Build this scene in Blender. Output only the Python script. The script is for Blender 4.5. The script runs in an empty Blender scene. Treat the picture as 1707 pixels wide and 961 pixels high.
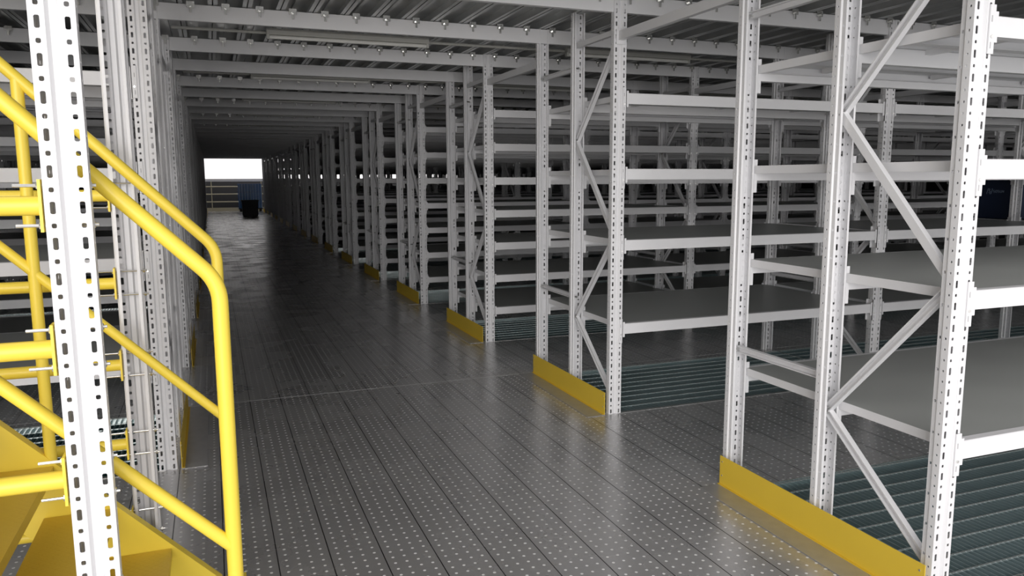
import bpy, math, random
from mathutils import Vector, Matrix
random.seed(4)
S = bpy.context.scene
COL = S.collection

# ------------------------------------------------------------------ helpers
class MB:
    def __init__(s): s.v=[]; s.f=[]; s.m=[]
    def quad(s,a,b,c,d,mi=0):
        n=len(s.v); s.v+= [tuple(a),tuple(b),tuple(c),tuple(d)]; s.f.append((n,n+1,n+2,n+3)); s.m.append(mi)
    def box(s,x0,x1,y0,y1,z0,z1,mi=0):
        n=len(s.v)
        s.v+=[(x,y,z) for z in(z0,z1) for y in(y0,y1) for x in(x0,x1)]
        for f in((0,2,3,1),(4,5,7,6),(0,1,5,4),(2,6,7,3),(0,4,6,2),(1,3,7,5)):
            s.f.append(tuple(n+i for i in f)); s.m.append(mi)
    def prism(s,prof,p0,p1,up=(0,0,1),mi=0,open_=False):
        """sweep a closed 2D profile (side, up) from p0 to p1"""
        p0=Vector(p0);p1=Vector(p1);d=(p1-p0).normalized();u=Vector(up)
        sd=d.cross(u).normalized();u=sd.cross(d).normalized();n=len(s.v);k=len(prof)
        for p in(p0,p1):
            for a,b in prof: s.v.append(tuple(p+sd*a+u*b))
        for i in range(k):
            j=(i+1)%k; s.f.append((n+i,n+j,n+k+j,n+k+i)); s.m.append(mi)
        s.f.append(tuple(n+i for i in reversed(range(k)))); s.m.append(mi)
        s.f.append(tuple(n+k+i for i in range(k))); s.m.append(mi)
    def tube(s,pts,r,n=12,mi=0,cap=True):
        pts=[Vector(p) for p in pts]; base=len(s.v); prev=None
        for i,p in enumerate(pts):
            if i==0:d=pts[1]-p
            elif i==len(pts)-1:d=p-pts[i-1]
            else:d=(pts[i+1]-p).normalized()+(p-pts[i-1]).normalized()
            d.normalize()
            ref=prev if prev is not None else (Vector((0,1,0)) if abs(d.y)<.9 else Vector((1,0,0)))
            a=(ref-d*ref.dot(d)).normalized();b=d.cross(a);prev=a
            for k in range(n):
                t=2*math.pi*k/n;s.v.append(tuple(p+a*math.cos(t)*r+b*math.sin(t)*r))
        for i in range(len(pts)-1):
            for k in range(n):
                j=(k+1)%n;s.f.append((base+i*n+k,base+i*n+j,base+(i+1)*n+j,base+(i+1)*n+k));s.m.append(mi)
        if cap:
            s.f.append(tuple(base+k for k in reversed(range(n))));s.m.append(mi)
            e=base+(len(pts)-1)*n;s.f.append(tuple(e+k for k in range(n)));s.m.append(mi)
    def mesh(s,name,mats,smooth=False):
        me=bpy.data.meshes.new(name);me.from_pydata(s.v,[],s.f)
        for m in (mats if isinstance(mats,(list,tuple)) else [mats]): me.materials.append(m)
        me.polygons.foreach_set('material_index',s.m)
        if smooth: me.polygons.foreach_set('use_smooth',[True]*len(s.f))
        me.update()
        if smooth: me.set_sharp_from_angle(angle=math.radians(40))
        return me
def link(name,me,parent=None,loc=(0,0,0),rz=0):
    o=bpy.data.objects.new(name,me);COL.objects.link(o)
    if parent:o.parent=parent
    o.location=loc
    if rz:o.rotation_euler=(0,0,rz)
    return o
def thing(name,label,cat,loc=(0,0,0),group=None):
    o=bpy.data.objects.new(name,None);COL.objects.link(o);o.location=loc;o.empty_display_size=.1
    o['label']=label;o['category']=cat
    if group:o['group']=group
    return o
def tag(o,label,cat,group=None):
    o['label']=label;o['category']=cat
    if group:o['group']=group
    return o
def struct(o): o['kind']='structure';return o

# ------------------------------------------------------------------ materials
def mat(name,base,rough=.4,metal=0.,spec=.5,noise=0.,nscale=6.,bump=0.,bscale=40.,rvar=0.):
    m=bpy.data.materials.new(name);m.use_nodes=True;nt=m.node_tree;N=nt.nodes;L=nt.links
    b=N['Principled BSDF'];b.inputs['Base Color'].default_value=(*base,1);b.inputs['Roughness'].default_value=rough
    b.inputs['Metallic'].default_value=metal;b.inputs['Specular IOR Level'].default_value=spec
    tc=N.new('ShaderNodeTexCoord')
    if noise or rvar:
        t=N.new('ShaderNodeTexNoise');t.inputs['Scale'].default_value=nscale;t.inputs['Detail'].default_value=4
        L.new(tc.outputs['Object'],t.inputs['Vector'])
        if noise:
            mr=N.new('ShaderNodeMapRange');mr.inputs[3].default_value=1-noise;mr.inputs[4].default_value=1+noise
            L.new(t.outputs['Fac'],mr.inputs[0])
            mx=N.new('ShaderNodeVectorMath');mx.operation='SCALE';mx.inputs[0].default_value=base
            L.new(mr.outputs[0],mx.inputs['Scale']);L.new(mx.outputs[0],b.inputs['Base Color'])
        if rvar:
            mr=N.new('ShaderNodeMapRange');mr.inputs[3].default_value=rough-rvar;mr.inputs[4].default_value=rough+rvar
            L.new(t.outputs['Fac'],mr.inputs[0]);L.new(mr.outputs[0],b.inputs['Roughness'])
    if bump:
        t=N.new('ShaderNodeTexNoise');t.inputs['Scale'].default_value=bscale
        L.new(tc.outputs['Object'],t.inputs['Vector'])
        bp=N.new('ShaderNodeBump');bp.inputs['Strength'].default_value=bump;bp.inputs['Distance'].default_value=.002
        L.new(t.outputs['Fac'],bp.inputs['Height']);L.new(bp.outputs[0],b.inputs['Normal'])
    return m
M={}
M['white']=mat('white_powder_coat',(.74,.74,.755),.38,noise=.03,nscale=9,bump=.08,bscale=120)
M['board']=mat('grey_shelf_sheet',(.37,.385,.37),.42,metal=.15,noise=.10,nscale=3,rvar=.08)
M['zinc']=mat('galvanised_steel',(.46,.46,.47),.36,metal=.55,noise=.15,nscale=18)
M['under']=mat('galvanised_deck_underside',(.60,.61,.61),.36,metal=.45,noise=.15,nscale=7)
M['yellow']=mat('yellow_paint',(.90,.69,.075),.33,noise=.03,nscale=5)
M['kick']=mat('kick_plate_yellow',(.80,.56,.05),.42,noise=.03)
M['grate']=mat('grating_steel',(.34,.42,.44),.35,metal=.6)
M['bolt']=mat('bright_bolt_zinc',(.8,.8,.78),.22,metal=.9)
M['tube']=mat('lamp_tube_glass',(.75,.75,.72),.25)
M['lamp']=mat('lamp_housing_grey',(.5,.5,.47),.4)
M['wall']=mat('dark_wall_panel',(.045,.045,.047),.7,noise=.1,nscale=.6)
M['low']=mat('green_epoxy_floor',(.10,.26,.27),.35,noise=.15,nscale=.5)
M['bin']=mat('black_plastic',(.012,.013,.02),.5)
M['navy']=mat('navy_card',(.006,.016,.05),.55)
M['ink']=mat('pale_blue_print',(.30,.38,.52),.5)
M['blue']=mat('blue_stretch_film',(.03,.14,.42),.25)
M['film']=mat('pale_film_fold',(.35,.55,.8),.25)
M['rail']=mat('faded_cream_rail',(.55,.5,.35),.4)
M['red']=mat('red_plastic',(.35,.04,.04),.4)

def math_(nt,op,a,b=None,c=None):
    n=nt.nodes.new('ShaderNodeMath');n.operation=op
    for i,x in enumerate((a,b,c)):
        if x is None: continue
        if isinstance(x,(int,float)): n.inputs[i].default_value=x
        else: nt.links.new(x,n.inputs[i])
    return n.outputs[0]
PIT=.2; SEAM0=.167
def deck_mat():
    m=bpy.data.materials.new('perforated_deck_plank');m.use_nodes=True;nt=m.node_tree;N=nt.nodes;L=nt.links
    b=N['Principled BSDF'];tc=N.new('ShaderNodeTexCoord');sp=N.new('ShaderNodeSeparateXYZ');L.new(tc.outputs['Object'],sp.inputs[0])
    X,Y=sp.outputs[0],sp.outputs[1]
    xp=math_(nt,'SUBTRACT',X,SEAM0-.0);px=math_(nt,'WRAP',xp,PIT,0.)            # 0..PIT in plank
    # hole / dimple rows, four per plank; light through holes painted as white dots
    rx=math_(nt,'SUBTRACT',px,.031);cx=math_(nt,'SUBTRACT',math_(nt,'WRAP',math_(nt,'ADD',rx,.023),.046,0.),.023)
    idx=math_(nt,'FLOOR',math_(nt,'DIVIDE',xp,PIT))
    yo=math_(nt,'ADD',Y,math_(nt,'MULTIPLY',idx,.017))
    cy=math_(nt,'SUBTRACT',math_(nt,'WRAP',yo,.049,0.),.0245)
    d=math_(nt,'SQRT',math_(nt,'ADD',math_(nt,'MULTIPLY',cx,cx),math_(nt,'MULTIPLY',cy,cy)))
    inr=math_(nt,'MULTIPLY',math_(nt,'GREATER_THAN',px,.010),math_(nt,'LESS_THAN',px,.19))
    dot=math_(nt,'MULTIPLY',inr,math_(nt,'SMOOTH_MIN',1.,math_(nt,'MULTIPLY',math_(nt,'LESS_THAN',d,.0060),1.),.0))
    # seams along Y
    ds=math_(nt,'MINIMUM',px,math_(nt,'SUBTRACT',PIT,px))
    seam=math_(nt,'LESS_THAN',ds,.0022)
    wy=math_(nt,'WRAP',math_(nt,'SUBTRACT',Y,5.42),4.774,0.);wy=math_(nt,'MINIMUM',wy,math_(nt,'SUBTRACT',4.774,wy))
    cs=math_(nt,'LESS_THAN',wy,.008)
    # base: zinc spangle + smudges
    n1=N.new('ShaderNodeTexNoise');n1.inputs['Scale'].default_value=2.3;n1.inputs['Detail'].default_value=5;L.new(tc.outputs['Object'],n1.inputs['Vector'])
    n2=N.new('ShaderNodeTexVoronoi');n2.inputs['Scale'].default_value=70;L.new(tc.outputs['Object'],n2.inputs['Vector'])
    wn=N.new('ShaderNodeTexWhiteNoise');wn.noise_dimensions='1D';L.new(idx,wn.inputs['W'])
    v=math_(nt,'ADD',.55,math_(nt,'MULTIPLY',math_(nt,'SUBTRACT',n1.outputs['Fac'],.5),.15))
    v=math_(nt,'ADD',v,math_(nt,'MULTIPLY',math_(nt,'SUBTRACT',wn.outputs['Value'],.5),.035))
    v=math_(nt,'ADD',v,math_(nt,'MULTIPLY',math_(nt,'SUBTRACT',n2.outputs['Distance'],.4),.03))
    cc=N.new('ShaderNodeCombineXYZ');L.new(v,cc.inputs[0]);L.new(math_(nt,'MULTIPLY',v,.99),cc.inputs[1]);L.new(math_(nt,'MULTIPLY',v,.99),cc.inputs[2])
    def mix(f,a,c):
        x=N.new('ShaderNodeMix');x.data_type='RGBA';L.new(f,x.inputs['Factor']);L.new(a,x.inputs['A'])
        x.inputs['B'].default_value=c;return x.outputs['Result']
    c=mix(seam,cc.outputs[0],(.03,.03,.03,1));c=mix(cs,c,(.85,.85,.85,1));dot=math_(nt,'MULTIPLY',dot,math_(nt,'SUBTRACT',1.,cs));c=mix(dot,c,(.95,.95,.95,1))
    L.new(c,b.inputs['Base Color'])
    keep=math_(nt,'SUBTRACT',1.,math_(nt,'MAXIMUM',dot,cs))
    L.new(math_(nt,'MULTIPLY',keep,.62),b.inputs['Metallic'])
    r=math_(nt,'ADD',.27,math_(nt,'MULTIPLY',math_(nt,'SUBTRACT',n1.outputs['Fac'],.5),.35))
    L.new(r,b.inputs['Roughness'])
    # relief: dimples, seam folds and gentle oil-canning of the sheet
    n3=N.new('ShaderNodeTexNoise');n3.inputs['Scale'].default_value=6;mp=N.new('ShaderNodeMapping');mp.inputs['Scale'].default_value=(1.6,.5,1)
    L.new(tc.outputs['Object'],mp.inputs[0]);L.new(mp.outputs[0],n3.inputs['Vector'])
    h=math_(nt,'ADD',math_(nt,'MULTIPLY',n3.outputs['Fac'],.35),math_(nt,'MULTIPLY',dot,.06))
    h=math_(nt,'SUBTRACT',h,math_(nt,'MULTIPLY',seam,.3))
    bp=N.new('ShaderNodeBump');bp.inputs['Strength'].default_value=.5;bp.inputs['Distance'].default_value=.006;L.new(h,bp.inputs['Height'])
    L.new(bp.outputs[0],b.inputs['Normal'])
    return m
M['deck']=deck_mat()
def checker_mat():
    m=mat('yellow_checker_plate',(.70,.48,.05),.4);nt=m.node_tree;N=nt.nodes;L=nt.links;b=N['Principled BSDF']
    tc=N['Texture Coordinate'];sp=N.new('ShaderNodeSeparateXYZ');L.new(tc.outputs['Object'],sp.inputs[0])
    X,Y=sp.outputs[0],sp.outputs[1]
    a=math_(nt,'ADD',X,Y);c=math_(nt,'SUBTRACT',X,Y)
    def lug(u,w):
        uu=math_(nt,'SUBTRACT',math_(nt,'WRAP',u,.03,0.),.015);ww=math_(nt,'SUBTRACT',math_(nt,'WRAP',w,.03,0.),.015)
        return math_(nt,'LESS_THAN',math_(nt,'ADD',math_(nt,'ABSOLUTE',math_(nt,'MULTIPLY',uu,4.)),math_(nt,'ABSOLUTE',ww)),.014)
    h=math_(nt,'MAXIMUM',lug(a,c),lug(math_(nt,'ADD',c,.015),math_(nt,'ADD',a,.015)))
    bp=N.new('ShaderNodeBump');bp.inputs['Strength'].default_value=1;bp.inputs['Distance'].default_value=.002
    L.new(h,bp.inputs['Height']);L.new(bp.outputs[0],b.inputs['Normal']);return m
M['checker']=checker_mat()

# ------------------------------------------------------------------ layout
def YN(k): return 1.85+2.387*k
BAY=2.165; XR=2.3425; XL=-.2875; PW=.085; PD=.05
NR=16; BR=6; BL=3
Y_MID=.55; Y_FAR=1.15          # rear-lip side of those posts; their slotted faces look to +Y
ZP=2.59
LV_A=[.585,1.118,1.56,2.018]
LV_B=[.321,.622,.922,1.218,1.515,1.817,2.115]

# perforated upright: origin at centre of the slotted face, face looks to -Y
def upright_mesh(H):
    mb=MB();pitch=.0375;n=int(H/pitch)
    def hole(c,w,h):   # eight points around the hole in (u, z)
        q=1-.45*w/h;p=.55
        return [(-w,-h*q),(-w*p,-h),(w*p,-h),(w,-h*q),(w,h*q),(w*p,h),(-w*p,h),(-w,h*q)]
    def panel(p0,p1,spec,uc=None):
        p0=Vector((*p0,0));p1=Vector((*p1,0));wd=(p1-p0).length;d=(p1-p0)/wd;uc=wd/2 if uc is None else uc
        if spec is None:
            mb.quad(p0,p1,p1+Vector((0,0,H)),p0+Vector((0,0,H)));return
        zz=0
        for i in range(n):
            z0=i*pitch;z1=z0+pitch if i<n-1 else H;zc=(z0+z1)/2
            s=spec(i)
            A=lambda u,z:tuple(p0+d*u+Vector((0,0,z)))
            if s is None: mb.quad(A(0,z0),A(wd,z0),A(wd,z1),A(0,z1));continue
            hs=[A(uc+a,zc+b) for a,b in hole(0,s[0],s[1])]
            n0=len(mb.v)
            mb.v+=[A(0,z0),A(wd,z0),A(wd,z1),A(0,z1)]+hs
            fs=[(0,1,6,5),(1,7,6),(1,2,8,7),(2,9,8),(2,3,10,9),(3,11,10),(3,0,4,11),(0,5,4)]
            for f in fs: mb.f.append(tuple(n0+j for j in f));mb.m.append(0)
    slot=lambda i:(.0052,.0128) if i%2==0 else (.0048,.0050)
    small=lambda i:(.0038,.0038)
    big=lambda i:(.0048,.0048) if i%3==1 else None
    for sgn in(1,-1):
        P=lambda x,y:(sgn*x,y)
        panel(P(.0425,0),P(.013,0),slot)
        panel(P(.013,0),P(.007,.010),None)
        panel(P(.0425,.0),P(.0425,.027),small)
        panel(P(.0425,.027),P(.036,.032),None)
        panel(P(.036,.032),P(.036,.050),big)
        panel(P(.036,.050),P(.027,.050),None)
    panel((-.007,.010),(.007,.010),None)
    me=mb.mesh('upright_sheet',M['white'])
    o=bpy.data.objects.new('tmp',me);COL.objects.link(o)
    import bmesh
    bm=bmesh.new();bm.from_mesh(me);bmesh.ops.remove_doubles(bm,verts=bm.verts,dist=.0001);bmesh.ops.recalc_face_normals(bm,faces=bm.faces);bm.to_mesh(me);bm.free()
    md=o.modifiers.new('s','SOLIDIFY');md.thickness=.0022;md.offset=0
    dg=bpy.context.evaluated_depsgraph_get();r=bpy.data.meshes.new_from_object(o.evaluated_get(dg));r.name='upright'
    bpy.data.objects.remove(o);return r
UP=upright_mesh(ZP)

CH=[(-.018,-.016),(.006,-.016),(.006,-.012),(-.014,-.012),(-.014,.012),(.006,.012),(.006,.016),(-.018,.016)]
def brace_mesh(a,b,flip=1):
    """channel brace in the plane x=0 between (y,z) points, bolt heads at its ends"""
    mb=MB();A=Vector((0,*a));B=Vector((0,*b))
    mb.prism([(x*flip-(.004 if flip<0 else 0),y) for x,y in CH],A,B,up=(0,0,1) if abs(B.y-A.y)>abs(B.z-A.z) else (0,1,0))
    for p in(A,B): mb.tube([p+Vector((-.030,0,0)),p+Vector((.012,0,0))],.006,8,1)
    return mb.mesh('brace',[M['white'],M['bolt']])
BRACES=[brace_mesh((.035,2.33),(Y_MID+.02,1.76),-1),brace_mesh((Y_MID+.02,1.745),(.035,1.15)),
        brace_mesh((.035,1.135),(Y_MID+.02,.55),-1),brace_mesh((Y_MID+.02,.535),(.035,.10)),
        brace_mesh((Y_MID+.03,2.235),(Y_FAR+.02,2.235),-1),brace_mesh((Y_MID+.03,.68),(Y_FAR+.02,.68),-1),
        brace_mesh((.035,2.38),(Y_MID+.02,2.38))]

# stepped box beam, origin: centre of its left post, top of the beam at z=0, outer face at y=0
def beam_mesh(conn):
    mb=MB();x0=PW/2+.001;x1=BAY-PW/2-.001
    prof=[(0,-.066),(0,-.003),(-.003,0),(-.036,0),(-.038,-.002),(-.038,-.066)]
    # a small rolled step at the top rear
    mb.prism(prof,(x0,0,0),(x1,0,0))
    return mb
def conn_into(mb,side):
    xs=PW/2 if side==0 else BAY-PW/2
    s=1 if side==0 else -1
    a,b=sorted((xs-s*.021,xs+s*.004))
    mb.box(a,b,-.0065,-.002,-.122,.032)
    a,b=sorted((xs+s*.0005,xs+s*.004))
    mb.box(a,b,-.0065,.040,-.122,.032);a,b=sorted((xs+s*.004,xs+s*.020));mb.box(a,b,.0385,.042,-.122,.032);mb.box(a,b,-.004,-.0005,-.085,.012)
    for z in(-.012,-.095): # hook windows as grey blocks, slot shade put into their colour; lock bolt
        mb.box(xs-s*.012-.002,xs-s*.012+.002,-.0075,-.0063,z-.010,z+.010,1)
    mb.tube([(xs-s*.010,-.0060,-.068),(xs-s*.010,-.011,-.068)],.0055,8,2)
DARKM=mat('painted_slot_shade',(.45,.45,.46),.5)
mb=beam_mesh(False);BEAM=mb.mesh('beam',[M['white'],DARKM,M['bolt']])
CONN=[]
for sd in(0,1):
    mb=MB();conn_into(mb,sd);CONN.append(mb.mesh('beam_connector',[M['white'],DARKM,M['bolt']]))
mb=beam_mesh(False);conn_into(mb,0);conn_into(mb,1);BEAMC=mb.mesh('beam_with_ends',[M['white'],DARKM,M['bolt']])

def board_mesh():
    mb=MB();x0=PW/2+.004;x1=BAY-PW/2-.004;y0=.040;y1=Y_FAR+.05-.040
    n=4;w=(y1-y0)/n
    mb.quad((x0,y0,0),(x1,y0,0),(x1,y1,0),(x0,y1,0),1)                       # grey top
    t=.034
    mb.quad((x0,y0,-t),(x0,y0,0),(x0,y1,0),(x0,y1,-t));mb.quad((x1,y0,-t),(x1,y1,-t),(x1,y1,0),(x1,y0,0))
    for i in range(n):                                                       # folded pans side by side, open underneath
        a=y0+i*w+.001;b=a+w-.002
        mb.quad((x0,a,-.002),(x0,b,-.002),(x1,b,-.002),(x1,a,-.002))
        mb.box(x0,x1,a,a+.002,-t,-.002);mb.box(x0,x1,b-.002,b,-t,-.002)
        mb.box(x0,x1,a,a+.022,-t-.0015,-t);mb.box(x0,x1,b-.022,b,-t-.0015,-t)
        for xx in(x0+.35,x0+1.05,x0+1.72): mb.box(xx,xx+.03,a+.022,b-.022,-.022,-.002)
    mb.box(x0,x0+.022,y0,y1,-t-.002,-t);mb.box(x1-.022,x1,y0,y1,-t-.002,-t)
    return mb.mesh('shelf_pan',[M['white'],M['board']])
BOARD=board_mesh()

def kick_mesh(side):
    """upright yellow toe plate beside the aisle; side -1: rack lies to the right of it"""
    mb=MB();mb.box(-.0015,.0015,0,Y_FAR+.03,.002,.147);mb.box(*sorted((0,side*.014)),0,Y_FAR+.03,.002,.005)
    for y in(.02,Y_FAR+.01):
        for z in(.05,.12): mb.tube([(side*.0015,y,z),(side*.004,y,z)],.004,8,1)
    return mb.mesh('kick_plate',[M['kick'],M['bolt']])
KICK={-1:kick_mesh(-1),1:kick_mesh(1)}
mb=MB();mb.box(-.125,0,-.01,Y_FAR+.02,.0005,.0035);STRIP=mb.mesh('floor_strip',M['zinc'])
def tie_mesh():
    mb=MB();mb.prism([(-.016,-.026),(.016,-.026),(.016,.026),(-.016,.026)],(0,-1.176,0),(0,-.004,0));
    mb.box(-.03,.03,-.004,0,-.05,.04);return mb.mesh('tie_bar',[M['white'],M['bolt']])
TIE=tie_mesh()

ORD=['nearest','second','third','fourth','fifth','sixth','seventh','eighth','ninth','tenth','eleventh','twelfth','thirteenth','fourteenth','fifteenth','farthest']
def rack(k,side):
    right=side>0
    nb=BR if right else BL
    if right:
        if k==0: lab='white shelving rack nearest the camera on the right, four shelves and bright yellow kick plate'
        elif k==1: lab='white four-shelf rack second from camera right of aisle, yellow kick plate'
        elif k==NR-1: lab='white shelving rack farthest down the aisle on its right, beside the bright opening'
        else: lab='white rack with seven close shelves, %s from camera right of aisle'%ORD[k]
    else:
        if k==1: lab='white shelving rack left of the aisle directly behind the yellow staircase'
        elif k==NR-1: lab='white shelving rack farthest down the aisle on its left, beside the bright opening'
        else: lab='white shelving rack left of the aisle, %s behind the yellow staircase'%ORD[k-1]
    x0=XR if right else XL-BAY*nb
    t=thing('shelving_rack',lab,'shelving rack',(XR if right else XL,YN(k),0),'shelving racks %s of the aisle'%('right' if right else 'left'))
    ox=0 if right else -BAY*nb
    lv=LV_A if k<2 else LV_B
    for i in range(nb+1):
        x=ox+i*BAY
        if k==0 and i==99: continue
        for y,rz in((0,0),(Y_MID+PD,math.pi),(Y_FAR+PD,math.pi)): link('post',UP,t,(x,y,0),rz)
        if k<9 or i in((0,) if right else (nb,)):
            for bm in BRACES: link('brace',bm,t,(x,0,0))
        if i in ((0,) if right else (nb,)) or k<5:
            if k>0 and not(k==1 and not right):
                first=i==(0 if right else nb)
                o=link('tie_bar',TIE,None,(t.location.x+x,YN(k)-.004,2.35))
                tag(o,('white tie bar beside the aisle joining racks %d and %d on its %s' if first else 'white tie bar joining racks %d and %d '+('right' if right else 'left')+' of the aisle, %s post line'%ORD[i]) % ((k,k+1,'right' if right else 'left') if first else (k,k+1)),'tie bar','tie bars %s of the aisle'%('right' if right else 'left'))
    big=len(lv)>4
    rest=[]
    for i in range(nb):
        for z in lv:
            x=ox+i*BAY
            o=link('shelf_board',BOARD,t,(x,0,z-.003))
            for y,rz in((0,0),(Y_MID+PD,1),(Y_FAR+PD,1)):
                if big and rz and y<.8 and i>=2: continue
                if big and i>=4:
                    rest.append((x,y,z,rz));continue
                if .4<y<.8: z=z-.006
                L=(x,y,z) if not rz else (x+BAY,y,z)
                b=link('shelf_beam',BEAM if (k<2 and i<2) else BEAMC,t,L,math.pi if rz else 0)
                if k<2 and i<2:
                    for c in CONN: link('beam_connector',c,b)
    if rest:
        mb=MB()
        for x,y,z,rz in rest:
            mb.box(x+PW/2,x+BAY-PW/2,*((y,y+.038) if not rz else (y-.038,y)),z-.066,z)
        o=link('shelf_beam',mb.mesh('far_beams',M['white']),t);o['kind']='stuff'
    # toe plate and floor strip along the aisle
    s=-1 if right else 1
    xk=(2.27-XR) if right else (-.222-XL)
    link('kick_plate',KICK[s],t,(xk,0,0))
    if right or k<2: link('floor_strip',STRIP,t,((xk if right else xk+.125),0,0))
    return t
for k in range(NR): rack(k,1)
for k in range(1,NR): rack(k,-1)

# ------------------------------------------------------------------ structure: floor, gratings, ceiling, walls
mb=MB()
XA,XB,Y0,Y1=-10.,17.,-2.5,40.6
GR=[(2.37,XR+BAY*BR),( XL-BAY*BL,-.30)]
def rect(x0,x1,y0,y1,z=0):
    mb.quad((x0,y0,z),(x1,y0,z),(x1,y1,z),(x0,y1,z))
y=Y0
for k in range(0,7):
    g0,g1=YN(k),YN(k)+1.09
    rect(XA,XB,y,g0)
    if k==0: xs=[(XA,GR[0][0]),(GR[0][1],XB)]
    else: xs=[(XA,GR[1][0]),(GR[1][1],GR[0][0]),(GR[0][1],XB)]
    for a,b in xs: rect(a,b,g0,g1)
    y=g1
rect(XA,XB,y,Y1)
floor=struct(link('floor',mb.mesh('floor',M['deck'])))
def grate_mesh(x0,x1):
    mb=MB();yy0,yy1=0,1.09
    n=11
    for i in range(n):
        y=yy0+.02+(yy1-yy0-.04)*i/(n-1);mb.box(x0,x1,y-.003,y+.003,-.006,.001,1)
    nx=int((x1-x0)/.03)
    for i in range(nx+1):
        x=x0+(x1-x0)*i/nx;mb.box(x-.0015,x+.0015,yy0,yy1,-.03,-.002,0)
    mb.box(x0,x1,yy0-.004,yy0+.004,-.035,.002,1);mb.box(x0,x1,yy1-.004,yy1+.004,-.035,.002,1)
    mb.box(x0-.003,x0+.003,yy0,yy1,-.035,.001,1)
    return mb.mesh('grating',[M['grate'],M['bolt']])
G1=grate_mesh(0,BAY-.006)
for k in range(7):
    for i in range(BR): link('grating',G1,floor,(2.373+i*BAY,YN(k),0))
    if k>0:
        for i in range(BL): link('grating',G1,floor,(XL-BAY*(i+1)-.01,YN(k),0))
mb=MB();rect(-14,22,-12,42,-2.85);struct(link('floor',mb.mesh('floor_lower',M['low'])))

CP=.2055;mb=MB();ZB=2.592;ZT=2.655
YC0=YN(0)-1.225
x=-10.
YSTAIR=(1.93,3.0)
while x<16.9:
    segs=[(YC0,39.0)]
    if -3.6<x<-.62: segs=[(YC0,YSTAIR[0]-.08),(YSTAIR[1]+.05,39.0)]
    for a,b in segs:
        mb.quad((x,a,ZT),(x,b,ZT),(x+CP,b,ZT),(x+CP,a,ZT))                     # web seen from below
        mb.box(x,x+CP,a,b,ZT+.001,ZT+.004)
        for xe,s in((x+.002,1),(x+CP-.002,-1)):
            mb.box(*sorted((xe,xe+s*.0015)),a,b,ZB,ZT);mb.box(*sorted((xe,xe+s*.027)),a,b,ZB,ZB+.0015)
        mb.box(x+CP/2-.012,x+CP/2+.012,a,b,ZT-.014,ZT)                        # stiffening rib
    x+=CP
# wearing deck of the storey above
ceil=struct(link('ceiling',mb.mesh('ceiling',M['under'])))
def clip_mesh():
    mb=MB();mb.box(-.024,.024,-.014,.022,-.002,.005);mb.box(-.024,.024,-.018,-.013,-.026,.012);mb.box(-.007,.007,-.020,-.013,-.055,-.022)
    mb.tube([(0,-.018,-.012),(0,-.034,-.012)],.0085,6,0);return mb.mesh('clip',M['bolt'])
CLIP=clip_mesh()
mb=MB();mb.prism([(0,-.10),(0,-.002),(-.002,0),(-.034,0),(-.036,-.002),(-.036,-.10)][::-1],(-9.9,0,0),(16.9,0,0));
mb2=MB();mb2.prism([(.0,-.10),(.0,-.002),(.002,0),(.034,0),(.036,-.002),(.036,-.10)],(-9.9,0,0),(16.9,0,0))
CB=mb2.mesh('ceiling_beam',M['white'])
for k in range(NR):
    for j,y in enumerate((YN(k)+.0475,YN(k)+Y_FAR+.038)):
        b=link('beam',CB,ceil,(0,y,ZP-.002))
        if (j==0 and k>0 and k<7) or (j==1 and k in(0,1)):
            far=[]
            for c in range(120):
                xc=-6.01+c*CP-.01
                if xc>16: break
                if k<4 and -.2<xc<5.6: link('clip',CLIP,b,(xc,-.034,.002))
                else: far.append(xc)
            mb=MB()
            for xc in far: mb.box(xc-.024,xc+.024,-.052,-.02,-.024,.010);mb.box(xc-.007,xc+.007,-.056,-.048,-.055,-.016)
            o=link('clip',mb.mesh('far_clips',M['bolt']),b);o['kind']='stuff'

# walls
mb=MB();mb.box(-10.2,-10,-2,41.2,-2.85,5.);struct(link('wall_left',mb.mesh('wall_left',M['wall'])))
mb=MB()   # right wall with a few small louvred openings
ops=[(13.3,13.55),(14.2,14.5),(15.5,15.8),(16.5,17.6),(19.2,19.5),(11.3,11.6),(21.,21.4)]
ops.sort();zz=(2.05,2.45);ya=-2
for a,b in ops:
    mb.box(17,17.2,ya,a,-2.85,5);mb.box(17,17.2,a,b,-2.85,zz[0]);mb.box(17,17.2,a,b,zz[1],5);ya=b
mb.box(17,17.2,ya,41.2,-2.85,5)
struct(link('wall_right',mb.mesh('wall_right',M['wall'])))
for n,(a,b) in enumerate(ops):
    mb=MB()
    for q in range(5): mb.box(17.05,17.15,a,b,zz[0]+.03+q*.08,zz[0]+.075+q*.08)
    struct(link('window_%d'%(n+2),mb.mesh('louvre',M['wall'])))
WY=41.
mb=MB();mb.box(-10.2,-.55,WY,WY+.2,-2.85,5);mb.box(-.55,17.2,WY,WY+.2,-2.85,1.5);mb.box(-.55,17.2,WY,WY+.2,2.95,5);mb.box(13,17.2,WY,WY+.2,1.5,2.95)
struct(link('wall_far',mb.mesh('wall_far',M['wall'])))
mb=MB()
for xx in (2.9,5.2,7.5,9.8,12.1): mb.box(xx,xx+.08,WY+.05,WY+.12,1.5,2.95)
mb.box(-.55,13,WY+.03,WY+.13,1.5,1.56)
struct(link('window_1',mb.mesh('window_frame',M['zinc'])))

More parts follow.
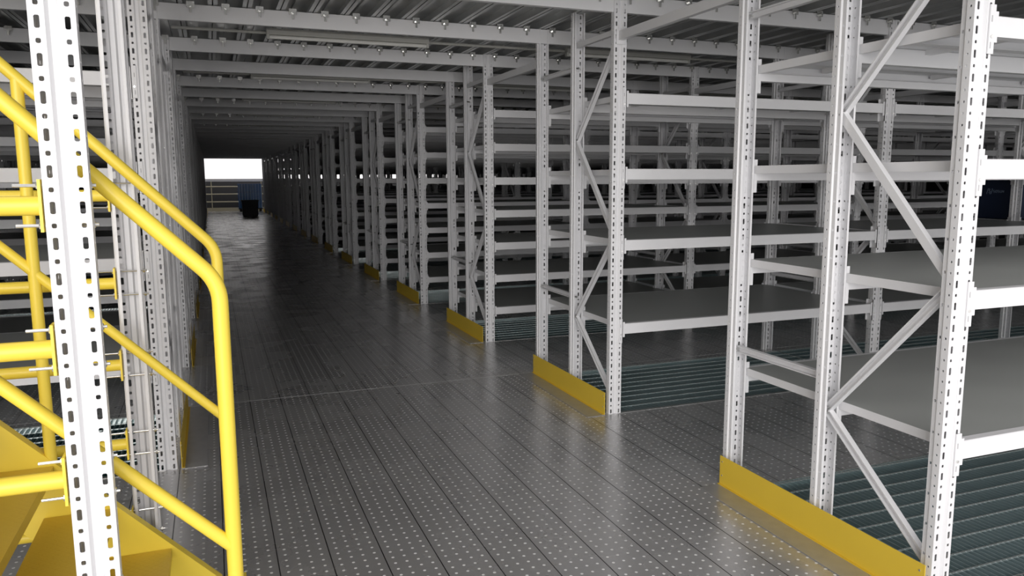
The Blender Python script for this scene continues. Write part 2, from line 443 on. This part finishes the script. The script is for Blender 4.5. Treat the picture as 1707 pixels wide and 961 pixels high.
# ------------------------------------------------------------------ far end of the aisle
t=thing('guard_rail','yellowish guard rail across the far end of the aisle under the bright opening','guard rail',(0,40.2,0))
mb=MB()
for z in(.45,.82,1.18): mb.tube([(-.45,0,z),(4.5,0,z)],.028,8)
link('rail',mb.mesh('rails',M['rail'],True),t)
mb=MB();mb.prism([(-.03,-.05),(.03,-.05),(.03,.05),(-.03,.05)],(-.45,0,1.48),(4.5,0,1.48));link('top_rail',mb.mesh('top_rail',M['white']),t)
for x in(-.38,.0,2.3,4.4):
    mb=MB();mb.tube([(x,0,0),(x,0,1.45)],.022,8);link('stanchion',mb.mesh('st',M['rail'],True),t)
mb=MB();mb.box(-.45,4.5,-.01,0,0,.17);link('kick_plate',mb.mesh('kp',M['rail']),t)
def tapered_box(mb,x0,x1,y0,y1,z0,z1,tp,wall=.02):
    A=[(x0+tp,y0+tp),(x1-tp,y0+tp),(x1-tp,y1-tp),(x0+tp,y1-tp)];B=[(x0,y0),(x1,y0),(x1,y1),(x0,y1)]
    C=[(x0+wall,y0+wall),(x1-wall,y0+wall),(x1-wall,y1-wall),(x0+wall,y1-wall)]
    n=len(mb.v);mb.v+=[(*p,z0) for p in A]+[(*p,z1) for p in B]+[(*p,z1) for p in C]+[(p[0],p[1],z0+.05) for p in C]
    for i in range(4):
        j=(i+1)%4
        for q in((i,j,4+j,4+i),(4+i,4+j,8+j,8+i),(8+i,8+j,12+j,12+i)): mb.f.append(tuple(n+w for w in q));mb.m.append(0)
    mb.f.append((n+3,n+2,n+1,n));mb.m.append(0);mb.f.append((n+12,n+13,n+14,n+15));mb.m.append(0)
t=thing('plastic_bin','black open plastic bin standing on the deck at the far end of the aisle','bin',(1.47,34.2,0))
mb=MB();tapered_box(mb,-.33,.33,-.25,.25,0,.66,.04);link('body',mb.mesh('bin',M['bin']),t)
mb=MB()
for a in((-.35,.35,-.27,-.25),(-.35,.35,.25,.27),(-.35,-.33,-.25,.25),(.33,.35,-.25,.25)): mb.box(*a,.62,.67)
link('rim',mb.mesh('rim',M['bin']),t)
t=thing('wrapped_pallet_load','blue film-wrapped stack of goods behind the black bin at the aisle end','pallet load',(1.72,39.4,0))
mb=MB()
for c in range(4):
    for r in range(3):
        mb.box(-.54+c*.27,-.54+c*.27+.26,-.3,.3,.16+r*.39,.16+r*.39+.38)
link('goods',mb.mesh('goods',M['blue']),t)
mb=MB()
for c in range(9): mb.box(-.5+c*.125,-.5+c*.125+.02,-.306,-.3,.18,1.3)
link('film_fold',mb.mesh('folds',M['film']),t)
mb=MB()
for q in(-.5,-.05,.4): mb.box(q,q+.1,-.3,.3,0,.11)
mb.box(-.55,.55,-.32,.32,.11,.15);link('pallet',mb.mesh('pallet',M['bin']),t)

# navy box with pale print on the second rack
t=thing('cardboard_box','navy blue box with pale logo standing on a shelf at the far right','box',(6.93,5.12,1.118),)
t.rotation_euler=(0,0,0)
mb=MB();W=.205;D=.17;Hb=.43
for a in((-D,-D+.004,-W,W),(D-.004,D,-W,W)): mb.box(*a,0.001,Hb)
mb.box(-D,D,-W,-W+.004,.001,Hb);mb.box(-D,D,W-.004,W,.001,Hb);mb.box(-D,D,-W,W,.0,.004)
mb.box(-D,-.002,-W,W,Hb,Hb+.004);mb.box(.002,D,-W,W,Hb,Hb+.004)
link('carton',mb.mesh('carton',M['navy']),t)
mb=MB()
xf=-D-.0012
def stroke(y0,z0,y1,z1,w=.004):
    a=Vector((xf,y0,z0));b=Vector((xf,y1,z1));mb.prism([(-.0006,-w/2),(.0006,-w/2),(.0006,w/2),(-.0006,w/2)],a,b,up=(1,0,0)) if False else strk(a,b,w)
def strk(a,b,w):
    d=(b-a).normalized();n=Vector((0,-d.z,d.y))*w/2;x=Vector((.0008,0,0))
    q=[a+n,b+n,b-n,a-n];n0=len(mb.v)
    mb.v+=[tuple(p-x) for p in q]+[tuple(p+x) for p in q]
    for f in((0,1,2,3),(7,6,5,4),(0,4,5,1),(1,5,6,2),(2,6,7,3),(3,7,4,0)): mb.f.append(tuple(n0+i for i in f));mb.m.append(0)
# logo: slanted square emblem with an S-like stroke, then five letters; text runs toward -y as seen from the aisle
c=.23
def P(u,v): return (.045-u,c+v)      # u to the viewer's right
def L_(u0,v0,u1,v1,w=.004): a=P(u0,v0);b=P(u1,v1);stroke(a[0],a[1],b[0],b[1],w)
for s in((0,0,.012,.045),(.012,.045,.03,.045),(0,0,.006,0),(.044,0,.056,.045),(.026,0,.044,0),(.050,.045,.056,.045),
         (.022,.036,.036,.036),(.022,.036,.020,.024),(.020,.024,.036,.022),(.036,.022,.034,.010),(.034,.010,.018,.010)): L_(*s)
G={'Z':[(0,1,1,1),(1,1,0,0),(0,0,1,0)],'O':[(0,0,0,1),(0,1,1,1),(1,1,1,0),(1,0,0,0)],'S':[(1,1,0,1),(0,1,0,.5),(0,.5,1,.5),(1,.5,1,0),(1,0,0,0)],
   'U':[(0,1,0,0),(0,0,1,0),(1,0,1,1)],'N':[(0,0,0,1),(0,1,1,0),(1,0,1,1)]}
for n,ch in enumerate('SOSUN'):
    for u0,v0,u1,v1 in G[ch]: L_(.066+n*.022+u0*.013,.012+v0*.02,.066+n*.022+u1*.013,.012+v1*.02,.003)
link('printed_logo',mb.mesh('logo',M['ink']),t)

# ------------------------------------------------------------------ tube lamps hung under the deck
def lamp_meshes():
    a=MB();a.prism([(-.03,.0),(.03,.0),(.03,.03),(.018,.045),(-.018,.045),(-.03,.03)],(0,0,0),(1.2,0,0))
    b=MB();b.tube([(.02,0,-.014),(1.18,0,-.014)],.014,12)
    c=MB();c.box(0,.02,-.018,.018,-.03,.01)
    return a.mesh('housing',M['lamp']),b.mesh('tube',M['tube'],True),c.mesh('caps',M['lamp'])
LH,LT,LC=lamp_meshes()
lx=['over the left of the aisle','over the right racks, second from the aisle','over the far right racks']
for r in range(7):
    Y=6.0+2.387*r
    w=['nearest','second','third','fourth','fifth','sixth','seventh'][r]
    for j,x in enumerate((.43,2.81,5.19)):
        if j==2 and r>2 or (j==1 and r>4): continue
        lab='unlit tube lamp under deck, %s row from camera, %s'%(w,['above the aisle','above first right bay','above second right bay'][j])
        t=thing('tube_lamp',lab,'lamp',(x,Y,2.537),'tube lamps under the deck')
        link('housing',LH,t);link('tube',LT,t);link('end_cap',LC,t);link('end_cap',LC,t,(1.18,0,0))
    mb=MB();mb.tube([(-.2,0,0),(11.5,0,0)],.011,8)
    o=link('conduit',mb.mesh('conduit',M['lamp'],True),None,(0,Y+.055,2.560))
    tag(o,'thin grey conduit feeding the %s row of tube lamps from the camera'%w,'conduit','lamp conduits under the deck')

# ------------------------------------------------------------------ staircase zone on the left
def mezz_post(x,y,rz,label):
    o=link('mezzanine_post',UP,None,(x,y,0),rz);tag(o,label,'post');return o
mezz_post(XL+.005,1.85,0,'large white slotted post in the left foreground in front of the yellow stairs')
mezz_post(XL,3.05,math.pi,'white open-backed post just behind the yellow staircase, rails clamped to it')

def guard(y,label):
    t=thing('guard_rail',label,'guard rail',(0,y,0))
    xe=XL-PW/2
    for i,z in enumerate((.25,.55,.845,1.14,1.448)):
        mb=MB();mb.tube([(xe-.006,0,z),(-3.0,0,z)],.0205,16);link('rail',mb.mesh('rail',M['yellow'],True),t)
        if i in(0,2,4,1,3):
            mb=MB();mb.box(xe-.007,xe-.001,-.02,.022,z-.055,z+.055);link('end_plate',mb.mesh('plate',M['yellow']),t)
            mb=MB()
            for dz in(-.042,.042): 
                mb.tube([(xe-.055,.0,z+dz),(xe+.100,.0,z+dz)],.0035,8);mb.tube([(xe-.012,0,z+dz),(xe-.0075,0,z+dz)],.008,6);mb.tube([(xe+PW+.0015,0,z+dz),(xe+PW+.008,0,z+dz)],.008,6)
            link('bolt',mb.mesh('bolt',M['bolt']),t)
    return t
guard(1.877,'thick yellow guard rail pipes bolted to the big slotted post, left foreground')
guard(3.022,'yellow guard rail pipes behind the staircase, bolted to the open-backed post')

st=thing('steel_staircase','yellow steel staircase with checker plate treads and pipe handrails, rising to the left','staircase',(0,0,0))
YS0,YS1=1.985,2.90
SL=1.0
def zs(x): return -.03-x*1.04      # top edge of the stringer
for y,s in((YS1,-1),(YS0,1)):
    mb=MB();x1=-2.62;w=.30
    pts=[(-.035,0.004),(-.035+.27,0.004)]
    # plate outline in (x,z): foot on the deck, top edge, upper end, bottom edge
    out=[(-.04,.004),(-.04,zs(-.04)+.012),(x1,zs(x1)),(x1,zs(x1)-.33),(-.36,.004)]
    n=len(mb.v);mb.v+=[(a,y,b) for a,b in out]+[(a,y+.006,b) for a,b in out];k=len(out)
    mb.f.append(tuple(range(n,n+k)));mb.m.append(0);mb.f.append(tuple(reversed(range(n+k,n+2*k))));mb.m.append(0)
    for i in range(k): j=(i+1)%k;mb.f.append((n+j,n+i,n+k+i,n+k+j));mb.m.append(0)
    # outward flanges along both edges
    def fl(a,b):
        A=Vector((a[0],y+(.006 if s<0 else -.03),a[1]));B=Vector((b[0],A.y,b[1]));dy=.036 if s<0 else .036
        nn=Vector((0,0,-.005));q=[A,B,B+Vector((0,dy,0)),A+Vector((0,dy,0))];m=len(mb.v)
        mb.v+=[tuple(p) for p in q]+[tuple(p+nn) for p in q]
        for f in((0,1,2,3),(7,6,5,4),(0,4,5,1),(1,5,6,2),(2,6,7,3),(3,7,4,0)): mb.f.append(tuple(m+i for i in f));mb.m.append(0)
    fl(out[1],out[2]);fl(out[3],out[4])
    link('stringer',mb.mesh('stringer',M['yellow']),st)
for i in range(1,15):
    z=.18*i;xr=-.205-.173*(i-1)
    if z>2.66: break
    mb=MB();xl=xr-.215;ya,yb=YS0+.008,YS1-.002
    mb.box(xl,xr,ya,yb,z-.005,z);mb.box(xr-.004,xr,ya,yb,z-.035,z-.005);mb.box(xl,xl+.004,ya,yb,z-.035,z-.005)
    tr=link('tread',mb.mesh('tread',M['checker']),st)
    mb=MB()
    for yy in(ya,yb-.004): mb.box(xl,xr,yy,yy+.004,z-.04,z-.006)
    link('tread_bracket',mb.mesh('br',M['yellow']),tr)
def arc(p,c,r,n=7):
    pass
def rail_path(z0,y,newel):
    """sloping rail that rolls over into the newel at x ~ 0.01"""
    pts=[(-2.62,y,z0+2.62)]
    a=Vector((-.03,y,z0+.03));corner=Vector((.005,y,z0-.005));b=Vector((.005,y,z0-.055))
    for i in range(8):
        t=i/7;pts.append(tuple((1-t)**2*a+2*t*(1-t)*corner+t*t*b))
    pts.append((.005,y,newel));return pts
for y,ztop,zmid,nm in((2.90+.02,1.265,.64,'rear'),(1.97,1.262,.585,'near')):
    h=MB();h.tube(rail_path(ztop,y,.005),.019,16);hr=link('handrail',h.mesh('handrail',M['yellow'],True),st)
    h=MB();h.tube([(-2.62,y,zmid+2.62),(.0,y,zmid)],.0165,14);link('mid_rail',h.mesh('mid_rail',M['yellow'],True),hr)
    h=MB();h.box(-.03,.045,y-.04,y+.04,.001,.008);link('base_plate',h.mesh('bp',M['yellow']),hr)
    for xs in(-.56,-1.2,-1.85,-2.5):
        h=MB();h.tube([(xs,y,zs(xs)-.12),(xs,y,ztop-xs)],.0185,14);link('stanchion',h.mesh('stanchion',M['yellow'],True),st)

# ------------------------------------------------------------------ light
w=bpy.data.worlds.new('W');S.world=w;w.use_nodes=True;nt=w.node_tree
bg=nt.nodes['Background'];bg.inputs['Color'].default_value=(1.,.965,.96,1);bg.inputs['Strength'].default_value=1.1
sun=bpy.data.lights.new('low_daylight','SUN');sun.energy=1.9;sun.angle=math.radians(50);sun.color=(1,.98,.96)
so=bpy.data.objects.new('low_daylight',sun);COL.objects.link(so);so.rotation_euler=Vector((.42,1,-.16)).to_track_quat('-Z','Y').to_euler()

# ------------------------------------------------------------------ camera
cam=bpy.data.cameras.new('camera');co=bpy.data.objects.new('camera',cam);COL.objects.link(co);S.camera=co
P_,YW,R_=.1407,.36885,-.00382
fw=Vector((math.sin(YW)*math.cos(P_),math.cos(YW)*math.cos(P_),-math.sin(P_)));r=Vector((math.cos(YW),-math.sin(YW),0));u=r.cross(fw)
r2=r*math.cos(R_)+u*math.sin(R_);u2=u*math.cos(R_)-r*math.sin(R_)
mw=Matrix((( r2.x,u2.x,-fw.x,0),(r2.y,u2.y,-fw.y,0),(r2.z,u2.z,-fw.z,1.5),(0,0,0,1)))
co.matrix_world=mw
cam.sensor_width=36;cam.lens=1284.1*36/1707;cam.clip_start=.05;cam.clip_end=300
S.view_settings.view_transform='Standard';S.view_settings.look='None';S.view_settings.exposure=.28;S.view_settings.gamma=1
S.view_settings.use_curve_mapping=False
